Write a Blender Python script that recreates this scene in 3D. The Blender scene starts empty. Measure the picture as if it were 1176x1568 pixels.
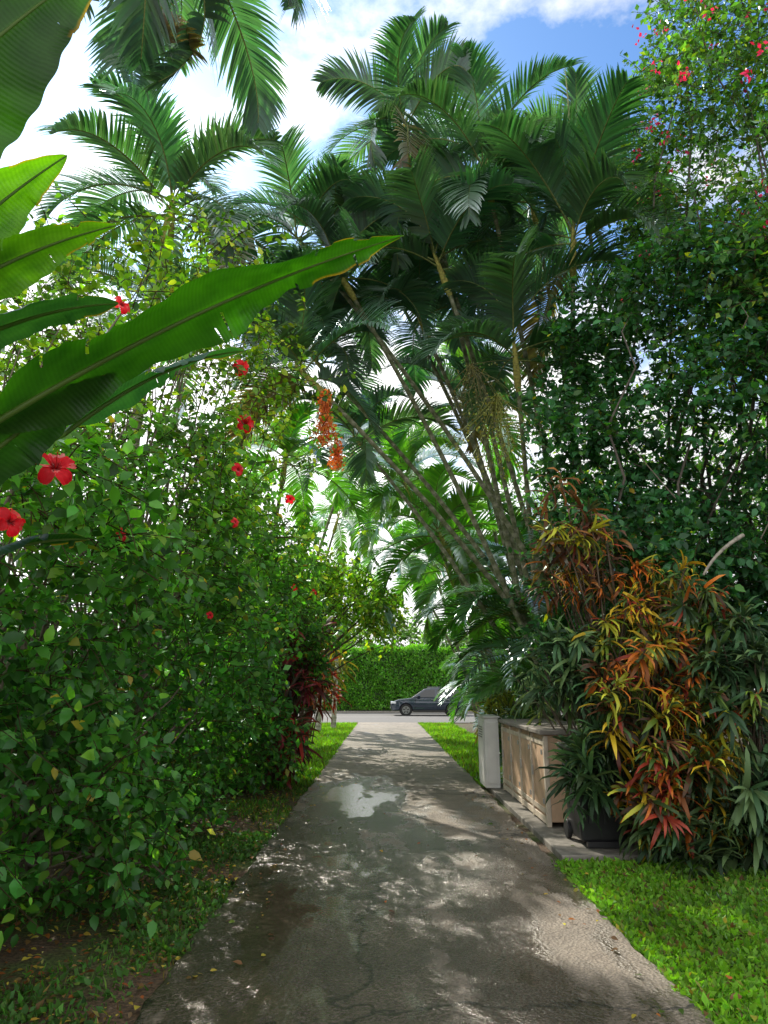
import bpy, math, numpy as np
from mathutils import Vector
rng=np.random.default_rng(7)
S=bpy.context.scene
C=bpy.context.collection
A=np.array
def nrm(v): return v/np.maximum(np.linalg.norm(v,axis=-1,keepdims=True),1e-9)
UP=A([0,0,1.])
# ---------------- materials ----------------
def newmat(name):
    m=bpy.data.materials.new(name); m.use_nodes=True
    nt=m.node_tree; b=nt.nodes.get('Principled BSDF'); return m,nt,b
def leafmat(name,trans=0.4,rough=0.4,spec=0.07,tcol=(1.5,1.9,0.35,1),fr=.2,gc=(.75,.95,.85,1)):
    m,nt,b=newmat(name); N=nt.nodes; L=nt.links; N.remove(b)
    a=N.new('ShaderNodeAttribute'); a.attribute_name='Col'
    d=N.new('ShaderNodeBsdfDiffuse'); L.new(a.outputs['Color'],d.inputs[0])
    t=N.new('ShaderNodeBsdfTranslucent')
    mx=N.new('ShaderNodeMix'); mx.data_type='RGBA'; mx.blend_type='MULTIPLY'; mx.inputs[0].default_value=1
    L.new(a.outputs['Color'],mx.inputs[6]); mx.inputs[7].default_value=tcol
    L.new(mx.outputs[2],t.inputs['Color'])
    ms=N.new('ShaderNodeMixShader'); ms.inputs[0].default_value=trans
    L.new(d.outputs[0],ms.inputs[1]); L.new(t.outputs[0],ms.inputs[2])
    g=N.new('ShaderNodeBsdfGlossy'); g.inputs['Roughness'].default_value=rough; g.inputs['Color'].default_value=gc
    lw=N.new('ShaderNodeLayerWeight'); lw.inputs[0].default_value=.18
    mm=N.new('ShaderNodeMath'); mm.operation='MULTIPLY_ADD'; L.new(lw.outputs['Fresnel'],mm.inputs[0]); mm.inputs[1].default_value=fr; mm.inputs[2].default_value=spec*.5
    m2=N.new('ShaderNodeMixShader'); L.new(mm.outputs[0],m2.inputs[0]); L.new(ms.outputs[0],m2.inputs[1]); L.new(g.outputs[0],m2.inputs[2])
    L.new(m2.outputs[0],N['Material Output'].inputs['Surface'])
    return m
M_leaf=leafmat('leaf',0.5,0.34,.04)
M_palm=leafmat('palm_leaf',0.42,0.34,.10,(1.3,1.8,.45,1),.42,(.85,.95,1,1))
M_croton=leafmat('croton_leaf',0.35,0.38,.04,(1.5,1.3,0.5,1))
M_petal=leafmat('petal',0.4,0.5,.03,(1.4,0.6,0.6,1),.12)
M_grass=leafmat('grass_blade',0.5,0.5,.02,(1.5,1.9,.35,1),.12)
def twigmat():
    m,nt,b=newmat('twig'); N=nt.nodes; N.remove(b); a=N.new('ShaderNodeAttribute'); a.attribute_name='Col'; d=N.new('ShaderNodeBsdfDiffuse'); nt.links.new(a.outputs['Color'],d.inputs[0]); nt.links.new(d.outputs[0],N['Material Output'].inputs['Surface']); return m
M_twig=twigmat()
def barkmat():
    m,nt,b=newmat('bark'); N=nt.nodes; L=nt.links
    a=N.new('ShaderNodeAttribute'); a.attribute_name='Col'
    n=N.new('ShaderNodeTexNoise'); n.inputs['Scale'].default_value=25; n.inputs['Detail'].default_value=4
    tc=N.new('ShaderNodeTexCoord'); L.new(tc.outputs['Object'],n.inputs['Vector'])
    mx=N.new('ShaderNodeMix'); mx.data_type='RGBA'; mx.blend_type='MULTIPLY'; mx.inputs[0].default_value=0.8
    r=N.new('ShaderNodeValToRGB'); r.color_ramp.elements[0].position=.3; r.color_ramp.elements[0].color=(.35,.35,.35,1); r.color_ramp.elements[1].position=.7; r.color_ramp.elements[1].color=(1.2,1.2,1.2,1)
    L.new(n.outputs[0],r.inputs[0]); L.new(a.outputs['Color'],mx.inputs[6]); L.new(r.outputs[0],mx.inputs[7])
    L.new(mx.outputs[2],b.inputs['Base Color']); b.inputs['Roughness'].default_value=.8
    bp=N.new('ShaderNodeBump'); bp.inputs['Strength'].default_value=.4; L.new(n.outputs[0],bp.inputs['Height']); L.new(bp.outputs[0],b.inputs['Normal'])
    return m
M_bark=barkmat()
def simple(name,col,rough=.5,metal=0,spec=.5,nscale=8,var=.25,bump=0.0,coat=0):
    m,nt,b=newmat(name); N=nt.nodes; L=nt.links
    tc=N.new('ShaderNodeTexCoord'); n=N.new('ShaderNodeTexNoise'); n.inputs['Scale'].default_value=nscale; n.inputs['Detail'].default_value=6
    L.new(tc.outputs['Object'],n.inputs['Vector'])
    r=N.new('ShaderNodeValToRGB'); r.color_ramp.elements[0].position=.3; r.color_ramp.elements[1].position=.75
    r.color_ramp.elements[0].color=(*[c*(1-var) for c in col],1); r.color_ramp.elements[1].color=(*[min(1,c*(1+var*.5)) for c in col],1)
    L.new(n.outputs[0],r.inputs[0]); L.new(r.outputs[0],b.inputs['Base Color'])
    b.inputs['Roughness'].default_value=rough; b.inputs['Metallic'].default_value=metal; b.inputs['Specular IOR Level'].default_value=spec
    b.inputs['Coat Weight'].default_value=coat
    if bump:
        bp=N.new('ShaderNodeBump'); bp.inputs['Strength'].default_value=bump; L.new(n.outputs[0],bp.inputs['Height']); L.new(bp.outputs[0],b.inputs['Normal'])
    return m
# ---------------- mesh helpers ----------------
def empty(name,loc=(0,0,0)):
    e=bpy.data.objects.new(name,None); C.objects.link(e); e.location=loc; return e
def make(name,parts,mat,parent=None,smooth=False,uv=None):
    Vs=[];Ts=[];Cs=[];o=0
    for V,T,c in parts:
        V=np.asarray(V,float).reshape(-1,3); c=np.asarray(c,float)
        if c.ndim==1: c=np.tile(c,(len(V),1))
        Vs.append(V);Ts.append(np.asarray(T,int).reshape(-1,3)+o);Cs.append(c); o+=len(V)
    V=np.concatenate(Vs);T=np.concatenate(Ts);Cc=np.concatenate(Cs)
    me=bpy.data.meshes.new(name)
    me.vertices.add(len(V)); me.vertices.foreach_set('co',V.astype(np.float32).ravel())
    me.loops.add(len(T)*3); me.loops.foreach_set('vertex_index',T.astype(np.int32).ravel())
    me.polygons.add(len(T)); me.polygons.foreach_set('loop_start',(np.arange(len(T))*3).astype(np.int32))
    me.update(calc_edges=True)
    at=me.color_attributes.new('Col','FLOAT_COLOR','POINT')
    at.data.foreach_set('color',np.concatenate([np.clip(Cc,0,1),np.ones((len(V),1))],1).astype(np.float32).ravel())
    if uv is not None:
        u=me.attributes.new('luv','FLOAT_VECTOR','POINT'); u.data.foreach_set('vector',np.asarray(uv,np.float32).ravel())
    if smooth: me.polygons.foreach_set('use_smooth',np.ones(len(T),bool))
    me.materials.append(mat)
    ob=bpy.data.objects.new(name,me); C.objects.link(ob)
    if parent: ob.parent=parent
    return ob
T_LEAF=(A([[0,0,0],[-.29,.28,.06],[.29,.28,.06],[0,.32,0],[-.25,.62,.03],[.25,.62,.03],[0,.66,-.02],[0,1,-.14]]),
        A([[0,3,1],[0,2,3],[1,3,6],[1,6,4],[3,2,5],[3,5,6],[4,6,7],[6,5,7]]))
T_DIA=(A([[0,0,0],[-.29,.42,.07],[.29,.42,.07],[0,1,-.06]]),A([[0,2,3],[0,3,1]]))
def strap(w,droop,n=4):
    v=[[0,0,0]]
    for i in range(1,n):
        t=i/n; ww=w*(math.sin(math.pi*min(1,t*.75+.2))**.7)
        z=-droop*t*t
        v+= [[-ww,t,z+ww*.3],[ww,t,z+ww*.3]]
    v.append([0,1-droop*.25,-droop])
    f=[[0,2,1]]
    for i in range(n-2):
        a=1+2*i; f+=[[a,a+1,a+3],[a,a+3,a+2]]
    a=1+2*(n-2); f.append([a,a+1,len(v)-1])
    return A(v,float),A(f)
T_STRAP=strap(.065,.5,5); T_CROT=strap(.078,.8,5)
T_BLADE=(A([[-.09,0,0],[.09,0,0],[-.07,.55,.03],[.07,.55,.03],[0,1,-.1]]),A([[0,1,3],[0,3,2],[2,3,4]]))
def inst(tm,pos,axis,normal,scale,col):
    V,T=tm; a=nrm(axis); s=nrm(np.cross(a,normal)); n=np.cross(s,a)
    sc=np.asarray(scale).reshape(-1,1,1)
    W=pos[:,None]+sc*(V[None,:,0:1]*s[:,None]+V[None,:,1:2]*a[:,None]+V[None,:,2:3]*n[:,None])
    k=len(V); F=T[None]+(np.arange(len(pos))*k)[:,None,None]
    return W.reshape(-1,3),F.reshape(-1,3),np.repeat(col,k,axis=0)
def tubes(P,R,col,sides=3):
    P=np.asarray(P,float); R=np.asarray(R,float)
    if P.ndim==2: P=P[None]; R=R[None]
    N,Sn,_=P.shape
    t=nrm(np.gradient(P,axis=1)); ref=np.where(np.abs(t[...,2:3])>.9,A([1.,0,0]),UP)
    u=nrm(np.cross(t,ref)); v=np.cross(t,u)
    an=np.arange(sides)/sides*2*np.pi
    ring=P[:,:,None]+R[:,:,None,None]*(np.cos(an)[None,None,:,None]*u[:,:,None]+np.sin(an)[None,None,:,None]*v[:,:,None])
    i=np.arange(Sn-1)[:,None]*sides; j=np.arange(sides)[None]; j2=(j+1)%sides
    q=np.stack([i+j,i+j2,i+sides+j2,i+sides+j],-1).reshape(-1,4)
    T=np.concatenate([q[:,[0,1,2]],q[:,[0,2,3]]])
    F=T[None]+(np.arange(N)*Sn*sides)[:,None,None]
    col=np.asarray(col,float)
    if col.ndim==1: col=np.tile(col,(N*Sn*sides,1))
    elif col.ndim==2 and len(col)==N: col=np.repeat(col,Sn*sides,axis=0)
    elif col.ndim==2 and len(col)==Sn: col=np.tile(np.repeat(col,sides,axis=0),(N,1))
    return ring.reshape(-1,3),F.reshape(-1,3),col
def vary(base,n,amt=.35,alts=()):
    c=np.tile(A(base,float),(n,1)); r=rng.random(n); p=0
    for pr,al in alts:
        m=(r>=p)&(r<p+pr); c[m]=al; p+=pr
    return c*(1+amt*rng.normal(size=(n,1))).clip(.35,2)*(1+.08*rng.normal(size=(n,3)))
def foliage(starts,dirs,lens,K,size,base,alts=(),tm=T_LEAF,droop=.3,amt=.3,twig=(.07,.05,.03),twr=.004,up=.9,leafdroop=.35,face=(0,0,0)):
    N=len(starts); dirs=nrm(dirs); lens=np.asarray(lens).reshape(-1,1)
    def pt(t): return starts+dirs*lens*t+A([0,0,-1.])*droop*lens*t*t
    P=np.stack([pt(t) for t in (0,.5,1.)],1)
    tb=tubes(P,np.tile(A([1.4,1,.5])*twr,(N,1)),A(twig))
    ts=(np.arange(K)+.6)/K
    pos=np.concatenate([pt(t) for t in ts]); D=np.tile(dirs,(K,1)); n=len(pos)
    r=rng.normal(size=(n,3)); perp=nrm(r-(r*D).sum(1,keepdims=True)*D)
    ax=nrm(D*.55+perp+A([0,0,-1.])*leafdroop)
    nm=nrm(UP*up+A(face,float)+rng.normal(size=(n,3))*.45)
    cl=np.tile(np.exp(.3*rng.normal(size=(N,1))),(K,1))
    sc=size*(.5+.8*rng.random(n))
    col=vary(base,n,amt,alts)*cl
    return [inst(tm,pos+ax*.015,ax,nm,sc,col),tb]
def quadcurve(a,b,c,n):
    t=np.linspace(0,1,n)[:,None]; return (1-t)**2*a+2*t*(1-t)*b+t*t*c
def branches(bases,tips,r0=.04,r1=.006,col=(.10,.075,.05),n=9,wob=.12,lift=.3):
    P=[];R=[]
    for tp in tips:
        b=bases[rng.integers(len(bases))]
        mid=(b+tp)/2+A([0,0,lift*np.linalg.norm(tp-b)*.5])+rng.normal(size=3)*wob*2
        c=quadcurve(b,mid,tp,n); c[1:-1]+=rng.normal(size=(n-2,3))*wob*.3
        P.append(c); R.append(np.linspace(r0*(.5+rng.random()*.7),r1,n))
    return tubes(np.array(P),np.array(R),A(col),5)
# ---------------- world ----------------
AZ=math.radians(-24); EL=math.radians(38)
sun=A([math.sin(AZ)*math.cos(EL),math.cos(AZ)*math.cos(EL),math.sin(EL)])
w=bpy.data.worlds.new('World'); S.world=w; w.use_nodes=True; nt=w.node_tree; N=nt.nodes; L=nt.links
bg=N['Background']; bg.inputs[1].default_value=.15
sky=N.new('ShaderNodeTexSky'); sky.sky_type='NISHITA'; sky.sun_disc=False; sky.sun_elevation=EL; sky.sun_rotation=AZ%(2*math.pi); sky.air_density=1.0; sky.dust_density=.6; sky.ozone_density=2
tc=N.new('ShaderNodeTexCoord')
mp=N.new('ShaderNodeMapping'); mp.inputs['Scale'].default_value=(1,1,1.6); mp.inputs['Location'].default_value=(.3,.15,.0)
L.new(tc.outputs['Generated'],mp.inputs[0])
nz=N.new('ShaderNodeTexNoise'); nz.inputs['Scale'].default_value=4.0; nz.inputs['Detail'].default_value=7; nz.inputs['Roughness'].default_value=.58
L.new(mp.outputs[0],nz.inputs['Vector'])
def dotr(v,a,b,c,d):
    dt=N.new('ShaderNodeVectorMath'); dt.operation='DOT_PRODUCT'; L.new(tc.outputs['Generated'],dt.inputs[0]); dt.inputs[1].default_value=tuple(nrm(A(v,float)))
    mr=N.new('ShaderNodeMapRange'); mr.inputs[1].default_value=a; mr.inputs[2].default_value=b; mr.inputs[3].default_value=c; mr.inputs[4].default_value=d; L.new(dt.outputs['Value'],mr.inputs[0]); return mr.outputs[0]
def mth(op,a,b):
    n=N.new('ShaderNodeMath'); n.operation=op
    for i,x in enumerate((a,b)):
        if isinstance(x,(int,float)): n.inputs[i].default_value=x
        else: L.new(x,n.inputs[i])
    return n.outputs[0]
near_sun=dotr([-.60,.78,.35],.84,1.0,0,.16); fill_behind=dotr([0,-1,.45],-.15,.25,0,.34); low=dotr([0,0,1],.30,.55,.20,0)  # cloud cover behind the camera is unseen, added as fill light
cf=mth('ADD',mth('ADD',nz.outputs[0],low),mth('ADD',near_sun,fill_behind))
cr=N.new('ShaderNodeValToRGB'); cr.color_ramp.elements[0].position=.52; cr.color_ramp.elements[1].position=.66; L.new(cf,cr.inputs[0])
bright=mth('ADD',dotr([-.62,.75,.45],.5,1.0,7.5,14),dotr([0,-1,.45],-.1,.5,0,3.2))  # second term brightens the added out-of-view clouds for fill
mx=N.new('ShaderNodeMix'); mx.data_type='RGBA'; L.new(cr.outputs[0],mx.inputs[0])
sk2=N.new('ShaderNodeMix'); sk2.data_type='RGBA'; sk2.blend_type='MULTIPLY'; sk2.inputs[0].default_value=1; L.new(sky.outputs[0],sk2.inputs[6]); sk2.inputs[7].default_value=(.85,1.2,1.5,1)
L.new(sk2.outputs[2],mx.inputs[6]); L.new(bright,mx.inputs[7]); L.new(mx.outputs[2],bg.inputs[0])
sl=bpy.data.lights.new('sun','SUN'); sl.energy=5; sl.angle=math.radians(.5); sl.color=(1,.92,.78)
so=bpy.data.objects.new('sun',sl); C.objects.link(so); so.rotation_euler=Vector(sun).to_track_quat('Z','Y').to_euler()
cam=bpy.data.cameras.new('camera'); co=bpy.data.objects.new('camera',cam); C.objects.link(co); S.camera=co
cam.sensor_fit='VERTICAL'; cam.sensor_height=24; cam.lens=24*1079/1568; cam.clip_end=2000; cam.clip_start=.05
co.location=(0,0,1.65); co.rotation_euler=(math.radians(90+14.04),0,0)
S.view_settings.view_transform='Standard'; S.view_settings.look='None'; S.view_settings.exposure=0
# ---------------- ground ----------------
def grid(x0,x1,y0,y1,nx,ny,z=0,fn=None):
    xs=np.linspace(x0,x1,nx);ys=np.linspace(y0,y1,ny); X,Y=np.meshgrid(xs,ys); Z=np.full_like(X,z)
    if fn: X,Y,Z=fn(X,Y,Z)
    V=np.stack([X,Y,Z],-1).reshape(-1,3)
    i=(np.arange(ny-1)[:,None]*nx+np.arange(nx-1)[None]).ravel()
    T=np.concatenate([np.stack([i,i+1,i+nx+1],-1),np.stack([i,i+nx+1,i+nx],-1)])
    return V,T,A([.1,.1,.1])
def groundmat():
    m,nt,b=newmat('soil_and_grass'); N=nt.nodes; L=nt.links
    g=N.new('ShaderNodeNewGeometry')
    n1=N.new('ShaderNodeTexNoise'); n1.inputs['Scale'].default_value=1.3; n1.inputs['Detail'].default_value=6; L.new(g.outputs['Position'],n1.inputs['Vector'])
    n2=N.new('ShaderNodeTexNoise'); n2.inputs['Scale'].default_value=40; n2.inputs['Detail'].default_value=6; L.new(g.outputs['Position'],n2.inputs['Vector'])
    r1=N.new('ShaderNodeValToRGB'); r1.color_ramp.elements[0].position=.48;r1.color_ramp.elements[0].color=(.10,.066,.04,1);r1.color_ramp.elements[1].position=.62;r1.color_ramp.elements[1].color=(.07,.11,.025,1)
    L.new(n1.outputs[0],r1.inputs[0])
    mx=N.new('ShaderNodeMix'); mx.data_type='RGBA'; mx.blend_type='MULTIPLY'; mx.inputs[0].default_value=1
    r2=N.new('ShaderNodeValToRGB'); r2.color_ramp.elements[0].position=.35;r2.color_ramp.elements[0].color=(.4,.4,.4,1);r2.color_ramp.elements[1].position=.7;r2.color_ramp.elements[1].color=(1.6,1.5,1.4,1)
    L.new(n2.outputs[0],r2.inputs[0]); L.new(r1.outputs[0],mx.inputs[6]); L.new(r2.outputs[0],mx.inputs[7]); L.new(mx.outputs[2],b.inputs['Base Color'])
    b.inputs['Roughness'].default_value=.9
    bp=N.new('ShaderNodeBump'); bp.inputs['Strength'].default_value=.8; bp.inputs['Distance'].default_value=.03; L.new(n2.outputs[0],bp.inputs['Height']); L.new(bp.outputs[0],b.inputs['Normal'])
    return m
make('ground',[grid(-400,400,-100,700,9,9,0)],groundmat())
def drivemat():
    m,nt,b=newmat('driveway_concrete'); N=nt.nodes; L=nt.links
    g=N.new('ShaderNodeNewGeometry'); P=g.outputs['Position']
    def noise(s,d=6,ro=.6,vec=None):
        n=N.new('ShaderNodeTexNoise'); n.inputs['Scale'].default_value=s; n.inputs['Detail'].default_value=d; n.inputs['Roughness'].default_value=ro; L.new(vec or P,n.inputs['Vector']); return n
    def ramp(src,p0,c0,p1,c1):
        r=N.new('ShaderNodeValToRGB'); r.color_ramp.elements[0].position=p0; r.color_ramp.elements[0].color=(*c0,1); r.color_ramp.elements[1].position=p1; r.color_ramp.elements[1].color=(*c1,1); L.new(src,r.inputs[0]); return r
    def math_(op,a,b_):
        n=N.new('ShaderNodeMath'); n.operation=op
        for i,x in enumerate((a,b_)):
            if isinstance(x,(int,float)): n.inputs[i].default_value=x
            else: L.new(x,n.inputs[i])
        return n.outputs[0]
    fine=noise(70,4,.7); agg=N.new('ShaderNodeTexVoronoi'); agg.inputs['Scale'].default_value=42; L.new(P,agg.inputs['Vector'])
    med=noise(5,7,.68); big=noise(.9,5,.6)
    mp=N.new('ShaderNodeMapping'); mp.inputs['Scale'].default_value=(1.3,.45,1); L.new(P,mp.inputs[0]); st=noise(1.5,7,.62,mp.outputs[0])
    sx=N.new('ShaderNodeSeparateXYZ'); L.new(P,sx.inputs[0])
    xx=math_('ABSOLUTE',math_('ADD',sx.outputs[0],.5),0); xf=math_('MULTIPLY',xx,-.08)
    yf=N.new('ShaderNodeMapRange'); yf.inputs[1].default_value=7; yf.inputs[2].default_value=16; yf.inputs[3].default_value=.23; yf.inputs[4].default_value=-.10; L.new(sx.outputs[1],yf.inputs[0])
    # shallow dips that hold rainwater
    px=math_('MULTIPLY',math_('ADD',sx.outputs[0],.45),1/.68); py=math_('MULTIPLY',math_('SUBTRACT',sx.outputs[1],11.8),1/1.9)
    pr=math_('ADD',math_('MULTIPLY',px,px),math_('MULTIPLY',py,py)); dip=N.new('ShaderNodeMapRange'); dip.inputs[1].default_value=0; dip.inputs[2].default_value=1.6; dip.inputs[3].default_value=.36; dip.inputs[4].default_value=0; L.new(pr,dip.inputs[0])
    px2=math_('MULTIPLY',math_('ADD',sx.outputs[0],.75),1/.5); py2=math_('MULTIPLY',math_('SUBTRACT',sx.outputs[1],6.6),1/1.5)
    pr2=math_('ADD',math_('MULTIPLY',px2,px2),math_('MULTIPLY',py2,py2)); dip2=N.new('ShaderNodeMapRange'); dip2.inputs[1].default_value=0; dip2.inputs[2].default_value=1.6; dip2.inputs[3].default_value=.10; dip2.inputs[4].default_value=0; L.new(pr2,dip2.inputs[0])
    wet0=math_('ADD',math_('ADD',math_('ADD',st.outputs[0],math_('ADD',dip.outputs[0],dip2.outputs[0])),xf),math_('ADD',yf.outputs[0],math_('MULTIPLY',math_('SUBTRACT',med.outputs[0],.5),.22)))
    wet=ramp(wet0,.48,(0,0,0),.62,(1,1,1)).outputs[0]
    pud=ramp(wet0,.74,(0,0,0),.80,(1,1,1)).outputs[0]
    dry=ramp(med.outputs[0],.25,(.18,.145,.11),.75,(.35,.30,.24))
    dk=ramp(big.outputs[0],.35,(.7,.7,.7),.65,(1.1,1.08,1.05))
    m1=N.new('ShaderNodeMix'); m1.data_type='RGBA'; m1.blend_type='MULTIPLY'; m1.inputs[0].default_value=1; L.new(dry.outputs[0],m1.inputs[6]); L.new(dk.outputs[0],m1.inputs[7])
    sp=ramp(fine.outputs[0],.35,(.35,.35,.35),.65,(1.5,1.45,1.4))
    m2=N.new('ShaderNodeMix'); m2.data_type='RGBA'; m2.blend_type='MULTIPLY'; m2.inputs[0].default_value=.9; L.new(m1.outputs[2],m2.inputs[6]); L.new(sp.outputs[0],m2.inputs[7])
    m3=N.new('ShaderNodeMix'); m3.data_type='RGBA'; m3.blend_type='MULTIPLY'; L.new(wet,m3.inputs[0]); L.new(m2.outputs[2],m3.inputs[6]); m3.inputs[7].default_value=(.27,.26,.25,1)
    wv=noise(2.2,5); ad=N.new('ShaderNodeMix'); ad.data_type='RGBA'; ad.blend_type='LINEAR_LIGHT'; ad.inputs[0].default_value=.35; L.new(P,ad.inputs[6]); L.new(wv.outputs[1],ad.inputs[7])
    vo=N.new('ShaderNodeTexVoronoi'); vo.feature='DISTANCE_TO_EDGE'; vo.inputs['Scale'].default_value=.42; L.new(ad.outputs[2],vo.inputs['Vector'])
    ck=ramp(vo.outputs['Distance'],.003,(.2,.2,.2),.010,(1,1,1))
    m4=N.new('ShaderNodeMix'); m4.data_type='RGBA'; m4.blend_type='MULTIPLY'; m4.inputs[0].default_value=1; L.new(m3.outputs[2],m4.inputs[6]); L.new(ck.outputs[0],m4.inputs[7])
    L.new(m4.outputs[2],b.inputs['Base Color'])
    rr=ramp(wet,0,(.7,)*3,1,(.17,)*3)
    r2=math_('ADD',math_('SUBTRACT',rr.outputs[0],math_('MULTIPLY',pud,.12)),math_('MULTIPLY',math_('SUBTRACT',fine.outputs[0],.5),.10)); L.new(r2,b.inputs['Roughness'])
    b.inputs['Specular IOR Level'].default_value=1.0
    h=math_('ADD',math_('MULTIPLY',agg.outputs['Distance'],1.2),math_('ADD',fine.outputs[0],math_('MULTIPLY',med.outputs[0],1.0)))
    bs=math_('SUBTRACT',ramp(wet,0,(.9,)*3,1,(.5,)*3).outputs[0],math_('MULTIPLY',pud,.42))
    bp=N.new('ShaderNodeBump'); bp.inputs['Distance'].default_value=.016; L.new(bs,bp.inputs['Strength']); L.new(h,bp.inputs['Height'])
    L.new(bp.outputs[0],b.inputs['Normal'])
    return m
def drv(X,Y,Z):
    jl=.012*np.sin(Y*2.1)+.010*np.sin(Y*5.3+1)+.010*np.sin(Y*13)+.006*np.sin(Y*31)
    jr=.012*np.sin(Y*1.7+2)+.010*np.sin(Y*4.6)+.010*np.sin(Y*11)+.006*np.sin(Y*27)
    u=(X+1.26)/2.895; e=np.clip((np.minimum(u,1-u))/.004,0,1)
    Xn=X+(1-u)*jl+u*jr
    return Xn,Y,np.where(e<.5,-.02,.045+.006*np.sin(X*1.3+Y*.4))
make('driveway',[grid(-1.26,1.635,-4,35.5,260,500,0,drv)],drivemat(),smooth=False)
M_street=simple('street_asphalt',(.15,.145,.14),.8,nscale=30,var=.4,bump=.2)
make('street',[grid(-80,80,35.6,49.5,3,3,.03)],M_street)
M_paint=simple('road_paint',(.7,.7,.66),.7)
make('street_marking',[grid(-80,80,42.4,42.52,3,2,.036)],M_paint)
M_conc=simple('concrete',(.26,.24,.21),.8,nscale=12,var=.45,bump=.3)
def box(name,x0,x1,y0,y1,z0,z1,mat,parent=None,bev=.01,taper=0):
    V=[];cx=(x0+x1)/2;cy=(y0+y1)/2
    for z,k in((z0,1-taper),(z1,1)):
        for x,y in((x0,y0),(x1,y0),(x1,y1),(x0,y1)): V.append((cx+(x-cx)*k,cy+(y-cy)*k,z))
    F=[(3,2,1,0),(4,5,6,7),(0,1,5,4),(1,2,6,5),(2,3,7,6),(3,0,4,7)]
    me=bpy.data.meshes.new(name); me.from_pydata(V,[],F); me.materials.append(mat)
    o=bpy.data.objects.new(name,me); C.objects.link(o)
    if parent:o.parent=parent
    if bev:
        m=o.modifiers.new('b','BEVEL'); m.width=bev; m.segments=2
    return o
box('kerb',-80,80,49.5,49.7,-.05,.15,M_conc)
# ---------------- grass ----------------
def grass(name,regs):
    parts=[]
    for (x0,x1,y0,y1,n,size,base,mode) in regs:
        p=np.stack([rng.uniform(x0,x1,n),rng.uniform(y0,y1,n),np.full(n,.0)],1)
        k=np.sin(p[:,0]*3.1+1.3*np.sin(p[:,1]*1.9))+np.sin(p[:,1]*2.7+p[:,0])+rng.normal(size=n)*.6
        if 'sparse' in mode: p=p[k>.25]
        p=p[(p[:,0]<-1.22)|(p[:,0]>1.61)]; n2=len(p)
        kk=(np.sin(p[:,0]*2.3+p[:,1]*1.1)+np.sin(p[:,1]*1.9-p[:,0]*2.9))[:,None]*.16+1
        up=.35 if 'broad' in mode else .9
        ax=nrm(A([0,0,up])+rng.normal(size=(n2,3))*.6); ax[:,2]=np.abs(ax[:,2])
        if 'broad' in mode: p[:,2]=rng.random(n2)*.035
        nm=rng.normal(size=(n2,3))+(A([0,0,1.5]) if 'broad' in mode else 0)
        parts.append(inst(T_DIA if 'broad' in mode else T_BLADE,p,ax,nm,size*(.5+rng.random(n2)),vary(base,n2,.3,((.05,(.25,.2,.06)),(.04,(.14,.08,.04))))*kk))
    return make(name,parts,M_grass)
G=(.15,.29,.03)
grass('grass_verge',[(-3.2,-1.22,3.2,9,12000,.055,(.075,.16,.03),'sparse'),(-3.2,-1.22,3.2,9,13000,.05,(.065,.15,.035),'sparse broad'),(-3,-1.22,9,15,9000,.07,(.08,.18,.03),'sparse'),
 (-3.4,-1.24,13,35,24000,.10,G,'')])
grass('lawn',[(1.6,2.4,3.2,7.4,9000,.045,G,''),(2.4,6,3.2,7.4,14000,.05,G,''),(1.6,2.6,3.2,7.4,16000,.045,(.15,.30,.03),'broad'),(2.6,6,3.2,7.4,26000,.05,(.11,.23,.03),'broad'),(1.62,3.2,12.8,35,18000,.10,G,''),(4,12,8,16,8000,.12,G,'')])  # albedo raised nearest the drive to paint in sunlit lawn
def litter(name,n,x0,x1,y0,y1,z,size):
    p=np.stack([rng.uniform(x0,x1,n),rng.uniform(y0,y1,n),np.full(n,z)],1)
    ax=rng.normal(size=(n,3)); ax[:,2]*=.12
    return inst(T_LEAF,p,ax,UP+rng.normal(size=(n,3))*.25,size*(.4+.8*rng.random(n)),vary((.16,.09,.04),n,.4,((.3,(.42,.34,.05)),(.15,(.3,.1,.03)),(.1,(.1,.18,.03)))))
make('fallen_leaves',[litter('a',60,-1.15,1.5,3.6,14,.06,.055),litter('b',110,-1.2,-.85,4,14,.062,.045),litter('c',3800,-3.2,-1.28,3.3,13,.03,.05),litter('d',180,1.7,6,3.4,8,.06,.065),litter('e',80,1.2,1.6,4,12,.062,.045)],M_croton)
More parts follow.
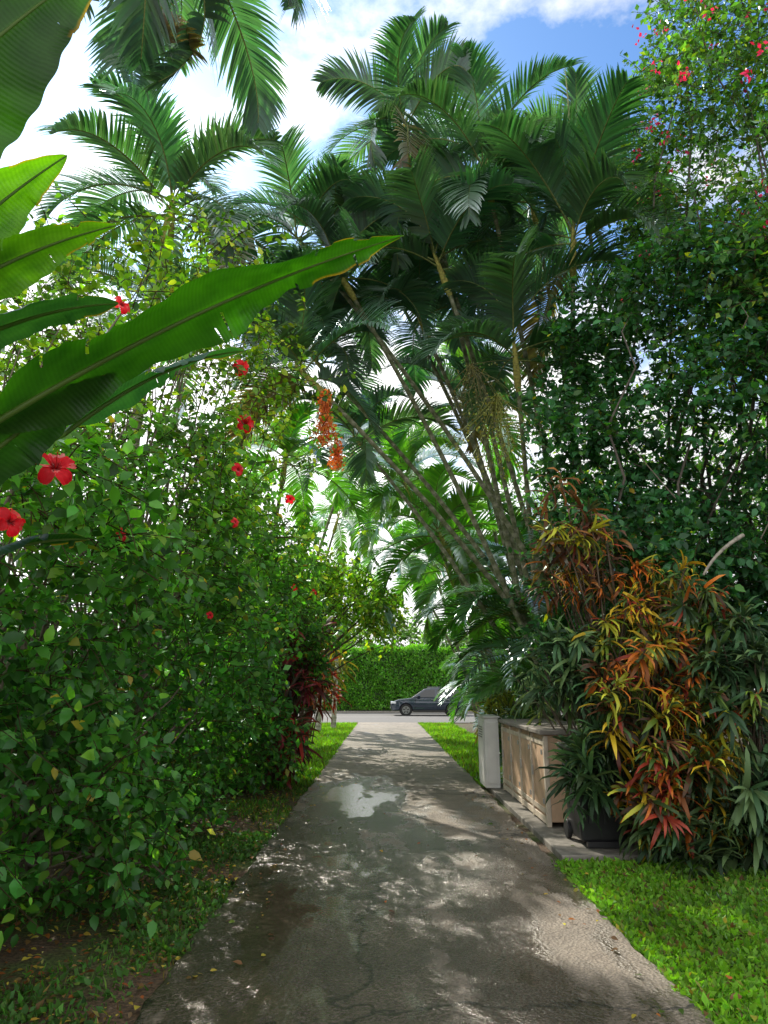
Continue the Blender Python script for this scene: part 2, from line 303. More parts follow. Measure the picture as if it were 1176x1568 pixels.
# ---------------- hibiscus hedge (left) ----------------
def ontop(y): return np.interp(y,[3,4,6.5,10,13,15],[2.7,3.3,4.4,4.8,4.2,3.2])
HG=(.058,.185,.032)
def paint_backlight(part,z0=1.8,z1=4.2,k=(2.1,1.55,1.0)):  # paints a backlit yellow-green glow into leaf colour, stronger with height
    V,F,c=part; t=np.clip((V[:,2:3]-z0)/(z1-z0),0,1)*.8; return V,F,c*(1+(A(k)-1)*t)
def hibiscus():
    root=empty('hibiscus_shrub')
    n=3500
    y=3.3+11.5*rng.random(n)**1.1; top=ontop(y); z=.15+rng.random(n)**.9*(top-.15)
    k=np.interp(y,[4,8,14],[.16,.30,.30]); xf=-2.25+k*np.minimum(z,3.0)+.36*np.sin(y*2.3+z*1.7)+.26*np.sin(z*3.4+y)
    xf-=np.clip(z-(top-1.2),0,2)**2*.35
    d=rng.exponential(.42,n).clip(0,2.2)
    st=np.stack([xf-d,y,z],1)
    dr=nrm(np.stack([.7+0*y,-.45+0*y,.25+.2*(z/top)],1)+rng.normal(size=(n,3))*.65)
    st-=dr*.3
    keep=rng.random(n)<np.interp(z,[1.8,4.2],[1,.40]); st=st[keep];dr=dr[keep]
    near=st[:,1]<8; hi=((.12,(.14,.30,.035)),(.012,(.45,.38,.04)))
    pa=foliage(st[near],dr[near],.35+.4*rng.random(near.sum()),16,.095,HG,hi,T_LEAF,face=(.2,-.4,0))
    pb=foliage(st[~near],dr[~near],.4+.4*rng.random((~near).sum()),15,.11,HG,hi,T_DIA,face=(.2,-.4,0))
    make('leaves_near',[paint_backlight(pa[0])],M_leaf,root); make('leaves_far',[paint_backlight(pb[0])],M_leaf,root)
    m=85; ce=np.stack([rng.uniform(-4.6,-1.3,m),rng.uniform(5.0,9.5,m),0*np.zeros(m)],1); ce[:,2]=rng.uniform(2.9,5.0,m)+(ce[:,1]-5.0)*.85*rng.random(m)
    ce[:,0]=np.minimum(ce[:,0],-1.15-.14*(ce[:,2]-3.5))
    c=ce[rng.integers(0,m,1050)]+rng.normal(size=(1050,3))*.3
    pc=foliage(c,nrm(A([.2,-.1,.7])+rng.normal(size=c.shape)*.7),.35+.4*rng.random(len(c)),12,.085,(.15,.27,.03),((.2,(.38,.45,.04)),(.2,(.06,.14,.03))),T_LEAF)  # bright yellow-green tones put backlit glow into the top leaves' colour
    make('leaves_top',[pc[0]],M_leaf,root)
    bases=[A([-2.9,yy,0]) for yy in np.arange(4,14,.8)]
    tips=np.concatenate([st[rng.integers(0,len(st),130)],ce])
    bs=[]
    for tp in tips:
        b=min(bases,key=lambda q:abs(q[1]-tp[1]+rng.normal()*.8)); mm=(b+tp)/2+A([-.3,0,.4])+rng.normal(size=3)*.25
        bs.append(quadcurve(b,mm,tp,9)+np.pad(rng.normal(size=(7,3))*.03,((1,1),(0,0))))
    bs=np.array(bs); R=np.linspace(.025,.005,9)[None]*(.6+.7*rng.random((len(bs),1)))
    make('branches',[tubes(bs,R,A([.20,.16,.12]),5)],M_bark,root)
    make('twigs',[pa[1],pb[1],pc[1]],M_twig,root)
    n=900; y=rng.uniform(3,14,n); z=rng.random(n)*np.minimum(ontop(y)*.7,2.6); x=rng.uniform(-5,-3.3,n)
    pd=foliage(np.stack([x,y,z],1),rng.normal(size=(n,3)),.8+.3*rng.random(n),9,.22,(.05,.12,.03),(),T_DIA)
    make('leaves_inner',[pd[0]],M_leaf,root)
    return root
hib=hibiscus()
def flower(c,facing,s,parts_p,parts_s,col=(.85,.010,.03)):
    f=nrm(A(facing,float)); r=rng.normal(size=3); u=nrm(np.cross(f,r)); v=np.cross(f,u)
    for k in range(5):
        a=2*math.pi*k/5; d=math.cos(a)*u+math.sin(a)*v; sd=np.cross(f,d)
        rows=[]; ns=7; bend=rng.uniform(.1,.75)
        for i in range(ns):
            t=i/(ns-1); wd=s*.50*(math.sin(math.pi*(.08+.80*t)))**.8*(.35+.75*t)
            base=A(c)+d*s*t*.95+f*s*(.42*math.sin(t*2.2)-bend*t*t)
            row=[]
            for j in range(7):
                q=(j-3)/3
                row.append(base+sd*wd*q+f*s*(.12*q*q+.09*t*math.sin(q*9+t*9+k*2.3))+f*s*.03*k/5+d*s*.05*math.cos(q*8+k))
            rows.append(row)
        V=np.array(rows).reshape(-1,3); i=(np.arange(ns-1)[:,None]*7+np.arange(6)[None]).ravel()
        T=np.concatenate([np.stack([i,i+1,i+8],-1),np.stack([i,i+8,i+7],-1)])
        cc=np.tile(A(col),(len(V),1))*(.8+.3*rng.random()); cc[:14]*=.45
        parts_p.append((V,T,cc))
    st=quadcurve(A(c),A(c)+f*s*.7,A(c)+f*s*1.15+A([0,0,.15*s]),6)
    parts_s.append(tubes(st,np.linspace(.035,.02,6)*s,A([.6,.03,.03]),5))
    m=14; pp=st[-1]+rng.normal(size=(m,3))*s*.07
    parts_s.append(inst(T_DIA,pp,rng.normal(size=(m,3)),rng.normal(size=(m,3)),np.full(m,s*.07),np.tile(A([.7,.45,.05]),(m,1))))
fp=[];fs=[]
for c,fc,s in [((-1.66,3.4,2.72),(.5,-1,.5),.10),((-1.86,3.4,2.45),(.9,-.6,0),.08),((-1.30,6.2,4.05),(.4,-1,-.1),.09),((-1.37,6.2,4.62),(.6,-1,-.3),.085),((-1.35,6.2,3.6),(.8,-.8,.1),.07),
  ((-1.95,4.7,4.4),(.7,-.8,.3),.075),((-1.08,7.8,3.75),(.3,-1,0),.06),((-1.60,4.2,2.55),(.9,-.5,.3),.04),((-1.75,4.6,2.7),(.9,-.3,.5),.04),((-1.35,6.2,3.1),(.9,-.5,.4),.05),
  ((-1.15,9,2.9),(.7,-.7,0),.05),((-1.1,11,3.1),(.7,-.7,0),.06),((-1.6,6.5,2.3),(.7,-.7,0),.04)]:
    flower(c,fc,s,fp,fs)
make('hibiscus_petals',fp,M_petal,hib,smooth=True); make('hibiscus_stamens',fs,M_petal,hib)
# ---------------- banana ----------------
def bananamat():
    m,nt,b=newmat('banana_leaf'); N=nt.nodes; L=nt.links
    a=N.new('ShaderNodeAttribute'); a.attribute_name='Col'; u=N.new('ShaderNodeAttribute'); u.attribute_name='luv'
    wv=N.new('ShaderNodeTexWave'); wv.bands_direction='X'; wv.inputs['Scale'].default_value=16; wv.inputs['Distortion'].default_value=1.6; wv.inputs['Detail'].default_value=3; L.new(u.outputs['Vector'],wv.inputs['Vector'])
    nz=N.new('ShaderNodeTexNoise'); nz.inputs['Scale'].default_value=3.5; nz.inputs['Detail'].default_value=5; L.new(u.outputs['Vector'],nz.inputs['Vector'])
    r=N.new('ShaderNodeValToRGB'); r.color_ramp.elements[0].position=.1; r.color_ramp.elements[0].color=(.92,.93,.92,1); r.color_ramp.elements[1].color=(1.04,1.04,1.02,1); L.new(wv.outputs[0],r.inputs[0])
    r2=N.new('ShaderNodeValToRGB'); r2.color_ramp.elements[0].position=.35; r2.color_ramp.elements[0].color=(.5,.6,.6,1); r2.color_ramp.elements[1].position=.65; r2.color_ramp.elements[1].color=(1.4,1.25,1,1); L.new(nz.outputs[0],r2.inputs[0])
    m1=N.new('ShaderNodeMix'); m1.data_type='RGBA'; m1.blend_type='MULTIPLY'; m1.inputs[0].default_value=1; L.new(a.outputs['Color'],m1.inputs[6]); L.new(r.outputs[0],m1.inputs[7])
    m2=N.new('ShaderNodeMix'); m2.data_type='RGBA'; m2.blend_type='MULTIPLY'; m2.inputs[0].default_value=1; L.new(m1.outputs[2],m2.inputs[6]); L.new(r2.outputs[0],m2.inputs[7])
    L.new(m2.outputs[2],b.inputs['Base Color']); b.inputs['Roughness'].default_value=.36; b.inputs['Specular IOR Level'].default_value=.4
    bp=N.new('ShaderNodeBump'); bp.inputs['Strength'].default_value=.2; bp.inputs['Distance'].default_value=.004; L.new(wv.outputs[0],bp.inputs['Height']); L.new(bp.outputs[0],b.inputs['Normal'])
    t=N.new('ShaderNodeBsdfTranslucent'); m3=N.new('ShaderNodeMix'); m3.data_type='RGBA'; m3.blend_type='MULTIPLY'; m3.inputs[0].default_value=1; L.new(m2.outputs[2],m3.inputs[6]); m3.inputs[7].default_value=(1.3,1.9,.25,1); L.new(m3.outputs[2],t.inputs[0])
    ms=N.new('ShaderNodeMixShader'); ms.inputs[0].default_value=.5; L.new(b.outputs[0],ms.inputs[1]); L.new(t.outputs[0],ms.inputs[2]); L.new(ms.outputs[0],N['Material Output'].inputs['Surface'])
    return m
M_ban=bananamat()
def banana_leaf(name,root,B,T,W,arc,hint,col,stem,seed,splits=3,patch=None):
    r=np.random.default_rng(seed); B=A(B);T=A(T); mid=(B+T)/2+A(arc)
    nl=140; nc=10; mr=quadcurve(B,mid,T,nl); tg=nrm(np.gradient(mr,axis=0)); s=nrm(np.cross(tg,nrm(A(hint,float)))); nn=np.cross(s,tg)
    t=np.linspace(0,1,nl); prof=W/2*np.clip(np.minimum(1,(t/.14))**.6*np.minimum(1,((1-t)/.5))**.7*(.95+.05*np.sin(5*t)),.004,None)
    Ln=np.linalg.norm(T-B); allV=[];allT=[];allC=[];allU=[];o=0
    sp=[set(r.integers(18,nl-14,splits)) for _ in range(2)]
    for sd in(0,1):
        sg=1 if sd else -1
        q=np.linspace(0,1,nc)
        wav=(.035*W/.4)*np.sin(t*Ln*8+r.random()*6+sd*2)[:,None]*q[None]**1.5+.006*np.sin(t*Ln*33+sd)[:,None]*q[None]**2
        lift=.34*np.sin(q*1.2)[None]-.42*q[None]**2
        edge=prof[:,None]*(1+.02*np.sin(t*70+sd)[:,None]+.02*np.sin(t*23)[:,None])
        V=mr[:,None]+sg*s[:,None]*(edge*q[None]*.95)[...,None]+nn[:,None]*(edge*lift+wav*np.minimum(1,prof/(W*.3))[:,None])[...,None]+tg[:,None]*(edge*q[None]*.22)[...,None]
        for k in sp[sd]:
            V[k+1:k+6]+= (q[None,:,None]**1.3)*A([0,0,-.02])*r.uniform(.3,1.4)
        cc=np.tile(A(col,float),(nl,nc,1))
        cc[:,0]*=A([1.9,1.6,1.6])
        edgey=(q[None]>.95)&(t[:,None]>.75); cc=np.where(edgey[...,None],A([.40,.2,.03]),cc)
        if patch:
            g=np.exp(-((t[:,None]-patch[0])**2/patch[2]**2+(q[None]-patch[1])**2/.06))[...,None]*(sd==patch[3]); cc=cc*(1-g)+A([.35,.22,.02])*g
        i=(np.arange(nl-1)[:,None]*nc+np.arange(nc-1)[None]); mask=np.ones(i.shape,bool)
        for k in sp[sd]: mask[k,r.integers(3,8):]=False
        i=i[mask].ravel()
        TT=np.concatenate([np.stack([i,i+1,i+nc+1],-1),np.stack([i,i+nc+1,i+nc],-1)])
        allV.append(V.reshape(-1,3));allT.append(TT+o);allC.append(cc.reshape(-1,3));o+=nl*nc
        allU.append(np.stack([np.repeat(t*Ln,nc),np.tile(q,nl)*.3*1,np.full(nl*nc,float(sd))],1))
    make(name,[(np.concatenate(allV),np.concatenate(allT),np.concatenate(allC))],M_ban,root,True,np.concatenate(allU))
    pet=quadcurve(A(stem),(A(stem)+B)/2+A([0,0,.05]),B,10)
    full=np.concatenate([pet[:-1],mr-nn*.004]); rad=np.concatenate([np.linspace(.035,.017,9),np.linspace(.014,.003,nl)])
    make(name+'_midrib',[tubes(full,rad,A([.16,.26,.06]),7)],M_ban,root,True,np.zeros((len(full)*7,3)))
ban=empty('banana_plant')
DG=(.026,.10,.009)
ST=(-2.15,2.4,2.0)
banana_leaf('leaf_1',ban,(-1.62,2.6,2.60),(.10,3.2,3.93),.39,(-.1,0,.13),(-.15,.30,1),DG,ST,1,4)
banana_leaf('leaf_2',ban,(-1.98,2.1,3.1),(-1.14,2.25,4.55),.56,(-.05,-.1,.0),(-.6,.8,.3),(.022,.07,.014),ST,2,1,patch=(.42,.6,.05,1))
banana_leaf('leaf_3',ban,(-1.95,2.5,3.05),(-1.46,2.75,4.03),.34,(-.10,0,.05),(-.9,.7,.4),(.10,.24,.015),ST,3,1)
banana_leaf('leaf_4',ban,(-1.95,2.5,2.95),(-1.22,2.8,3.70),.28,(-.1,0,.12),(-.4,.4,1),(.09,.21,.015),ST,4,2)
banana_leaf('leaf_5',ban,(-2.0,2.9,3.1),(-1.3,3.1,3.48),.30,(0,0,.12),(0,.1,1),(.025,.08,.05),ST,5,1)
banana_leaf('leaf_6',ban,(-1.5,3.1,2.8),(-.76,3.5,3.43),.32,(0,0,.18),(0,.0,1),(.035,.12,.08),ST,6,2)
banana_leaf('leaf_7',ban,(-1.75,2.6,2.0),(-1.28,3.0,2.28),.30,(0,0,.12),(0,.0,1),(.015,.05,.02),ST,7,1)
banana_leaf('leaf_8',ban,(-1.8,2.7,2.35),(-1.2,2.9,3.02),.32,(0,0,.10),(-.2,.3,1),(.02,.065,.017),ST,8,2)
z=np.linspace(0,2.6,16); make('pseudostem',[tubes(np.stack([-2.3+.06*z,2.3+.04*z,z],1),np.linspace(.13,.07,16),A([.16,.18,.06]),12)],M_bark,ban,True)
# ---------------- palms ----------------
def frond(base,az,el,Lf,droop,ll,npair,col,out,rach,wid=.022,vee=.35,hang=.5,roll=0):
    m=24; ds=Lf/m; p=A(base,float).copy(); pts=[p.copy()]; tg=[]
    curl=rng.normal()*.25
    for i in range(m):
        t=i/m; e=el-droop*t**1.25; a2=az+curl*t; hh=A([math.cos(a2),math.sin(a2),0.]); d=hh*math.cos(e)+UP*math.sin(e); p=p+d*ds; pts.append(p.copy()); tg.append(d)
    pts=np.array(pts); tg.append(tg[-1]); tg=np.array(tg)
    rach.append((pts,np.linspace(.020,.004,m+1)*Lf/2.6))
    t=np.linspace(.13,1,npair); idx=t*m; i0=np.floor(idx).clip(0,m-1).astype(int); f=(idx-i0)[:,None]
    P=pts[i0]*(1-f)+pts[i0+1]*f; D=nrm(tg[i0]); s=nrm(np.cross(D,UP)+1e-6); nn=np.cross(s,D)
    if roll: s,nn=s*math.cos(roll)+nn*math.sin(roll),nn*math.cos(roll)-s*math.sin(roll)
    L_=ll*np.clip(np.sin(np.pi*(.16+.78*((t-.13)/.87)))**.7,.25,1)
    for sg in(-1,1):
        a=(.45+.55*t)[:,None]+rng.normal(size=(npair,1))*.04
        d=nrm(sg*s*np.cos(a)+D*np.sin(a)+nn*vee+rng.normal(size=(npair,3))*.03)
        Lk=(L_*(1+.07*rng.normal(size=npair)))[:,None]
        pos=[];q=P.copy(); dd=d.copy(); seg=4
        for k in range(seg+1):
            pos.append(q.copy()); q=q+dd*Lk/seg; dd=nrm(dd+A([0,0,-1.])*hang*(k+1)/seg*(.7+.6*rng.random((npair,1))))
        pos=np.stack(pos,1); wv=nrm(np.cross(d,nn)); wd=A([.6,1,.9,.6,.05])*wid
        Lf_=pos+wv[:,None]*wd[None,:,None]; Rt=pos-wv[:,None]*wd[None,:,None]
        V=np.stack([Lf_,Rt],2).reshape(npair,-1,3); k2=(seg+1)*2
        fs=[]
        for k in range(seg): fs+=[[2*k,2*k+1,2*k+3],[2*k,2*k+3,2*k+2]]
        F=(A(fs)[None]+(np.arange(npair)*k2)[:,None,None]).reshape(-1,3)
        cc=np.repeat(vary(col,npair,.18),k2,axis=0)
        out.append((V.reshape(-1,3),F,cc))
PG=(.07,.15,.09)
def palm(name,base,top,nf=12,Lf=2.6,ll=.6,col=PG,r=.042,lean=None,el=(80,-25),stemcol=(.17,.19,.09),npair=52,shaft=True,wid=.023,hang=.36,ph=None,dead=.3):
    root=empty(name); base=A(base,float);top=A(top,float); H=np.linalg.norm(top-base)
    mid=(base+top)/2+(A(lean) if lean is not None else A([(base[0]-top[0])*.10,0,H*.03])); n=max(12,int(H*14)); P=quadcurve(base,mid,top,n)
    ring=(np.arange(n)%3==0); cc=np.where(ring[:,None],A([.34,.33,.24]),A(stemcol)); R=np.linspace(r*1.25,r*.85,n)*(1+.08*ring)
    ps=[tubes(P,R,cc,9)]
    d=nrm(P[-1]-P[-2])
    if shaft:
        Q=np.array([top+d*q for q in np.linspace(-.02,.85,9)]); ps.append(tubes(Q,A([1,1.45,1.6,1.55,1.35,1.2,1.0,.85,.6])*r*.95,A([.42,.38,.09]),10)); c0=Q[-1]
    else: c0=top
    make('stem',ps,M_bark,root,True)
    out=[];ra=[]; ph=rng.random()*6 if ph is None else ph
    for i in range(nf):
        f=i/max(1,nf-1); e=math.radians(el[0]+(el[1]-el[0])*f+rng.normal()*6); az=ph+i*2.4+rng.normal()*.15
        c=vary(col,1,.18)[0]
        if i==nf-1 and rng.random()<dead: c=A([.2,.13,.06])
        frond(c0-d*.35*f,az,e,Lf*(.8+.3*rng.random())*(.75 if i==0 else 1),math.radians(80+45*rng.random()),ll,npair,c,out,ra,wid=wid,hang=hang,roll=rng.normal()*.4)
    P=np.array([a for a,b in ra]); R=np.array([b for a,b in ra])
    make('fronds',out,M_palm,root); make('rachises',[tubes(P,R,A([.2,.24,.07]),5)],M_bark,root,True)
    return root
heads=[((-.55,12,8.8),12,4.0),((2.26,11,6.5),10,2.9),((.6,12.2,12.2),14,3.6),((2.0,11.2,10.2),14,3.3),((-.9,11.2,6.4),9,4.3),((4.3,13,12.0),13,4.2),((.95,13,8.4),10,3.4),((3.2,10.6,8.4),13,3.3),((1.2,12.6,10.2),12,3.2),
 ((-1.0,13.5,7.8),10,4.2),((3.1,12.5,10.8),12,3.8),((.1,14.5,10.8),11,3.8),((-.2,14.5,6.4),8,3.6),((1.9,14.5,7.2),9,3.4),((-1.3,12.5,9.9),12,4.4),((1.2,11.5,8.6),10,3.2)]
for i,(h,nf,b) in enumerate(heads): palm('palm_tree',(b+rng.normal()*.25,12.6+rng.normal()*.5,0),h,nf,Lf=2.5 if h[2]>8 else 2.2,ll=.74,npair=56,el=(80,-20) if h[2]>9 else (80,8))
make('palm_spear',[tubes(quadcurve(A([3.4,11,11.0]),A([3.5,11,12.]),A([3.45,11,13.3]),8),np.linspace(.03,.006,8),A([.2,.25,.1]),6)],M_bark)
def tuft(name,c,nf,Lf,ll,col,elr=(75,15),wid=.022,npair=44,droop=(70,110)):
    out=[];ra=[];ph=rng.random()*6
    for i in range(nf):
        az=ph+i*2.4
        e=math.radians(rng.uniform(elr[1],elr[0])); frond(A(c)+rng.normal(size=3)*A([.25,.25,.1]),az,e,Lf*(.7+.5*rng.random()),math.radians(rng.uniform(*droop)),ll,npair,vary(col,1,.15)[0],out,ra,wid=wid,hang=.4,roll=rng.normal()*.3)
    root=empty(name); make('fronds',out,M_palm,root); make('rachises',[tubes(np.array([a for a,b in ra]),np.array([b for a,b in ra]),A([.2,.25,.06]),5)],M_bark,root,True)
for c,nf,Lf in [((3.5,12.6,1.6),18,2.7),((4.0,12.0,2.4),15,3.0),((3.4,14.5,2.2),15,2.9),((4.3,16,1.2),16,3.2),((4.6,19,1.5),16,3.2),((3.0,13.6,.2),16,1.5),((2.9,12.9,2.9),12,2.4),((3.1,14.6,3.8),12,2.7)]:
    tuft('areca_palm',c,nf,Lf,.55,(.065,.17,.04))
BG=(.13,.28,.03)
for c,nf,Lf in [((4.4,22,2.0),16,3.4),((4.6,25,3.0),16,3.6),((-5.0,24,3.5),14,3.4),((4.9,29,1.5),14,3.2)]:
    tuft('areca_palm',c,nf,Lf,.6,BG,wid=.03)
for b,t,nf in [((3.4,18,0),(1.7,17.5,4.8),12),((3.6,19,0),(.9,19,6.6),13),((3.8,22,0),(2.2,21.5,4.6),13),((3.2,24,0),(.6,24,8.8),13),((-3.6,23,0),(-1.3,22.5,8.6),12),((-3.2,17,0),(-2.5,16.5,6.4),11),((4,27,0),(2.6,27,6.6),12),((3.7,18.5,0),(2.4,18,8.6),12),((4.2,30,0),(1.0,30,6.8),12),((-4,30,0),(-2.2,30,8.2),11)]:
    palm('palm_tree',b,t,nf,Lf=2.9,ll=.7,col=BG,npair=46,wid=.032,r=.05,dead=0)
palm('palm_tree',(-4.2,10.6,0),(-3.6,10.2,8.7),16,Lf=2.7,ll=.7,npair=56,r=.07,el=(80,-10))
palm('palm_tree',(-5.6,4.2,0),(-2.6,5.6,9.3),13,Lf=2.5,ll=.66,npair=54,r=.08,el=(50,-60),lean=(-.9,-.5,1.0))
palm('palm_tree',(-5.8,15,0),(-5.4,14.5,9.5),12,Lf=2.8,ll=.65,r=.08)
for x,y in((-2.55,28.5),(-2.1,30.5),(-3.3,31)): palm('slender_palm_tree',(x,y,0),(x+.2,y,5.5),9,Lf=2.2,ll=.5,r=.09,stemcol=(.55,.53,.45),shaft=False,col=BG,npair=36,wid=.03,dead=0)
def infl(name,c,n,Ln,col,bead,spread=.6):
    c=A(c); D=nrm(A([0,0,-.8])+rng.normal(size=(n,3))*spread*.6); P=np.stack([c+D*Ln*t*(1+0)+A([0,0,-.2])*t*t*Ln for t in(0,.35,.7,1.)],1)
    P[:,1:]+=rng.normal(size=(n,3,3))*.03
    parts=[tubes(P,np.tile(A([.008,.006,.004,.003]),(n,1)),A(col)*.8,4)]
    k=16; ts=rng.random((n,k,1)); pp=(P[:,None,0]*(1-ts)+P[:,None,3]*ts).reshape(-1,3)+rng.normal(size=(n*k,3))*.035
    parts.append(inst(T_DIA,pp,rng.normal(size=(n*k,3)),rng.normal(size=(n*k,3)),np.full(n*k,bead),vary(col,n*k,.3)))
    make(name,parts,M_croton)
infl('palm_flower_cluster',(-.90,10.0,6.05),40,.7,(.85,.24,.05),.06,.22)
infl('palm_flower_cluster',(-.70,10.0,5.2),16,.3,(.85,.22,.05),.06,.25)
infl('palm_fruit_cluster',(1.65,9.6,5.8),34,1.0,(.28,.30,.07),.055,.6)
infl('palm_fruit_cluster',(1.3,9.8,6.4),24,.8,(.20,.19,.07),.045,.7)
# ---------------- right shrub & trees ----------------
RG=(.042,.135,.05)
def right_shrub():
    root=empty('overgrown_shrub'); n=3500
    x=rng.uniform(2.3,8,n); z=rng.uniform(2.0,7.8,n); yf=9.6-.62*(x-2.3)+.4*np.sin(x*2.1+z*1.3)+.3*np.sin(z*3.3); yf=np.maximum(yf,6.6)
    y=yf+rng.exponential(.45,n).clip(0,2.2)
    x2=x+np.clip(z-5.5,0,3)*.30
    st=np.stack([x2,y,z],1); dr=nrm(A([-.3,-.8,.2])+rng.normal(size=(n,3))*.6)
    p=foliage(st,dr,.35+.35*rng.random(n),14,.115,RG,((.09,(.12,.27,.06)),(.008,(.4,.36,.04))),T_LEAF,face=(-.1,-.45,0))
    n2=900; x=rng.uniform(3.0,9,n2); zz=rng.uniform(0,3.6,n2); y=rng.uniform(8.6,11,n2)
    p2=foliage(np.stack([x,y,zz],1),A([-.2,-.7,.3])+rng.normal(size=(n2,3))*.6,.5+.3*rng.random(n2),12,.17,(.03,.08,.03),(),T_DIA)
    n3=2900; cl=A([rng.uniform(4.3,9.0,90),rng.uniform(8,12,90),6.6+6.2*rng.random(90)**1.25]).T
    c=cl[rng.integers(0,90,n3)]+rng.normal(size=(n3,3))*.5; c[:,0]=np.maximum(c[:,0],4.1+.1*(c[:,2]-7))
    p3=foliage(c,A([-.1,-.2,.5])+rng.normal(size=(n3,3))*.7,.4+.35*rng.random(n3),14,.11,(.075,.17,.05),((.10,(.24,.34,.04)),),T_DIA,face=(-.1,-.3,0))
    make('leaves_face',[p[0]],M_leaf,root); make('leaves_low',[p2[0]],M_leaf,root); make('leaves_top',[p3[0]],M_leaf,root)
    bases=[A([xx,9.8+rng.random(),0]) for xx in(3.4,4.2,5,5.8,6.6)]
    tips=np.concatenate([st[rng.integers(0,n,26)],cl[:22]])
    make('branches',[branches(bases,tips,.055,.008,(.13,.11,.09),10,.35)],M_bark,root)
    q=st[rng.integers(0,n,40)]; q2=q+A([.1,-.3,.1])+rng.normal(size=q.shape)*A([.5,.2,.6]); make('vine_stems',[tubes(np.stack([q,(q+q2)/2+A([0,-.12,0])+rng.normal(size=q.shape)*.08,q2],1),np.tile(A([.010,.008,.004]),(40,1)),A([.22,.19,.15]),5)],M_twig,root)
    make('twigs',[p[1],p2[1],p3[1]],M_twig,root)
    fp=[]
    for _ in range(90):
        q=c[rng.integers(n3)]+A([-.2,-.6,.1]); m=9; fp.append(inst(T_DIA,q+rng.normal(size=(m,3))*.06,rng.normal(size=(m,3)),rng.normal(size=(m,3)),np.full(m,.08),vary((.85,.05,.20),m,.2)))
    make('bougainvillea_bracts',fp,M_petal,root)
right_shrub()
make('dead_branch',[tubes(quadcurve(A([3.2,7.0,2.75]),A([3.35,7,3.0]),A([3.75,7.2,3.2]),8),np.linspace(.012,.022,8),A([.3,.27,.22]),7)],M_bark)
# ---------------- generic trees ----------------
def tree(name,base,H,crown,rad,ncl,tw,leaf,col,alts=(),K=10,trunk=.16,tm=T_DIA):
    root=empty(name); base=A(base,float); cc=base+A([0,0,crown])
    cl=rng.normal(size=(ncl,3)); cl=nrm(cl)*(rng.random((ncl,1))**.5)*A(rad)+cc; cl[:,2]=np.maximum(cl[:,2],.6)
    n=ncl*tw; rr=.28*np.mean(rad); st=np.repeat(cl,tw,axis=0)+rng.normal(size=(n,3))*rr*.55
    p=foliage(st,(st-np.repeat(cl,tw,axis=0))+A([0,0,.2]),.4+.5*rng.random(n),K,leaf,col,alts,tm,twr=.006,face=(0,-.3,0))
    make('crown',[p[0]],M_leaf,root); make('twigs',[p[1]],M_twig,root)
    make('trunk_and_limbs',[tubes(quadcurve(base,base+A([.15,0,crown*.5]),cc,10),np.linspace(trunk,trunk*.4,10),A([.15,.12,.09]),9),branches([base+A([0,0,crown*.45]),cc-A([0,0,.5])],cl[:30],trunk*.35,.015,(.14,.11,.08),8,.2)],M_bark,root)
LG=(.11,.23,.035)
for b,H,cr,rad,ncl,col in [((-5.4,19,0),8,4.0,(2.2,2.6,3.2),45,LG),((-7.2,27,0),8,4.5,(2.4,3,4),40,LG),((6.2,27,0),10,6,(2.6,3.5,5),50,LG),((6.6,20,0),10,6,(2.4,3,5),50,(.07,.17,.04)),
   ((-8,13,0),8,4.4,(2.6,3.4,3.6),45,(.07,.17,.04)),((9,14,0),9,5.5,(3,4,5.5),75,(.07,.17,.04)),((-8,34,0),7,4.5,(3.5,2,4),40,LG),((7.6,34,0),7,4.5,(3,2,4.2),40,LG)]:
    tree('leafy_tree',b,H,cr,rad,ncl,14,.18,col,((.08,(.3,.32,.05)),))
def overhang():
    root=empty('overhanging_tree'); n=680
    t=rng.random(n); c=np.stack([-3.4+3.6*t,19+1.3*rng.normal(size=n),4.7-1.1*t*t+rng.normal(size=n)*.45],1)
    p=foliage(c,A([.4,0,-.3])+rng.normal(size=(n,3))*.6,.5+.3*rng.random(n),11,.15,(.17,.30,.035),((.14,(.48,.46,.06)),),T_DIA)
    make('leaves',[p[0]],M_leaf,root)
    make('limbs',[branches([A([-3.8,19,0])],c[:25],.07,.01)],M_bark,root); make('twigs',[p[1]],M_twig,root)
overhang()
def hedge():
    root=empty('clipped_hedge'); x0,x1,y0,y1,h=-16,26,53,55.2,4.5
    n=60000; x=rng.uniform(x0,x1,n); f=rng.random(n)<.82
    z=np.where(f,rng.uniform(.1,h,n),h); y=np.where(f,y0,rng.uniform(y0,y1,n))
    bmp=.10*np.sin(x*1.7+z*2)+.06*np.sin(x*4.1-z*3)+rng.normal(size=n)*.08
    P=np.stack([x,y+np.where(f,bmp,0),z+np.where(f,0,bmp+.06*np.sin(x*.9))],1)
    ax=nrm(np.where(f[:,None],A([0,-.4,.7]),A([0,-.2,.9]))+rng.normal(size=(n,3))*.6)
    make('leaves',[inst(T_DIA,P,ax,rng.normal(size=(n,3))*.6+A([0,-.8,.6]),.2*(.6+.7*rng.random(n)),vary((.13,.31,.04),n,.3))],M_leaf,root)
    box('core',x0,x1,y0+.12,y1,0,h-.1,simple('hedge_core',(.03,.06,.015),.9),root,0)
hedge()
for x in(-13,-5,3,10,18): tree('leafy_tree',(x,62+rng.random()*5,0),9,5.2,(4.5,2.5,3.2),36,12,.4,(.14,.24,.08))
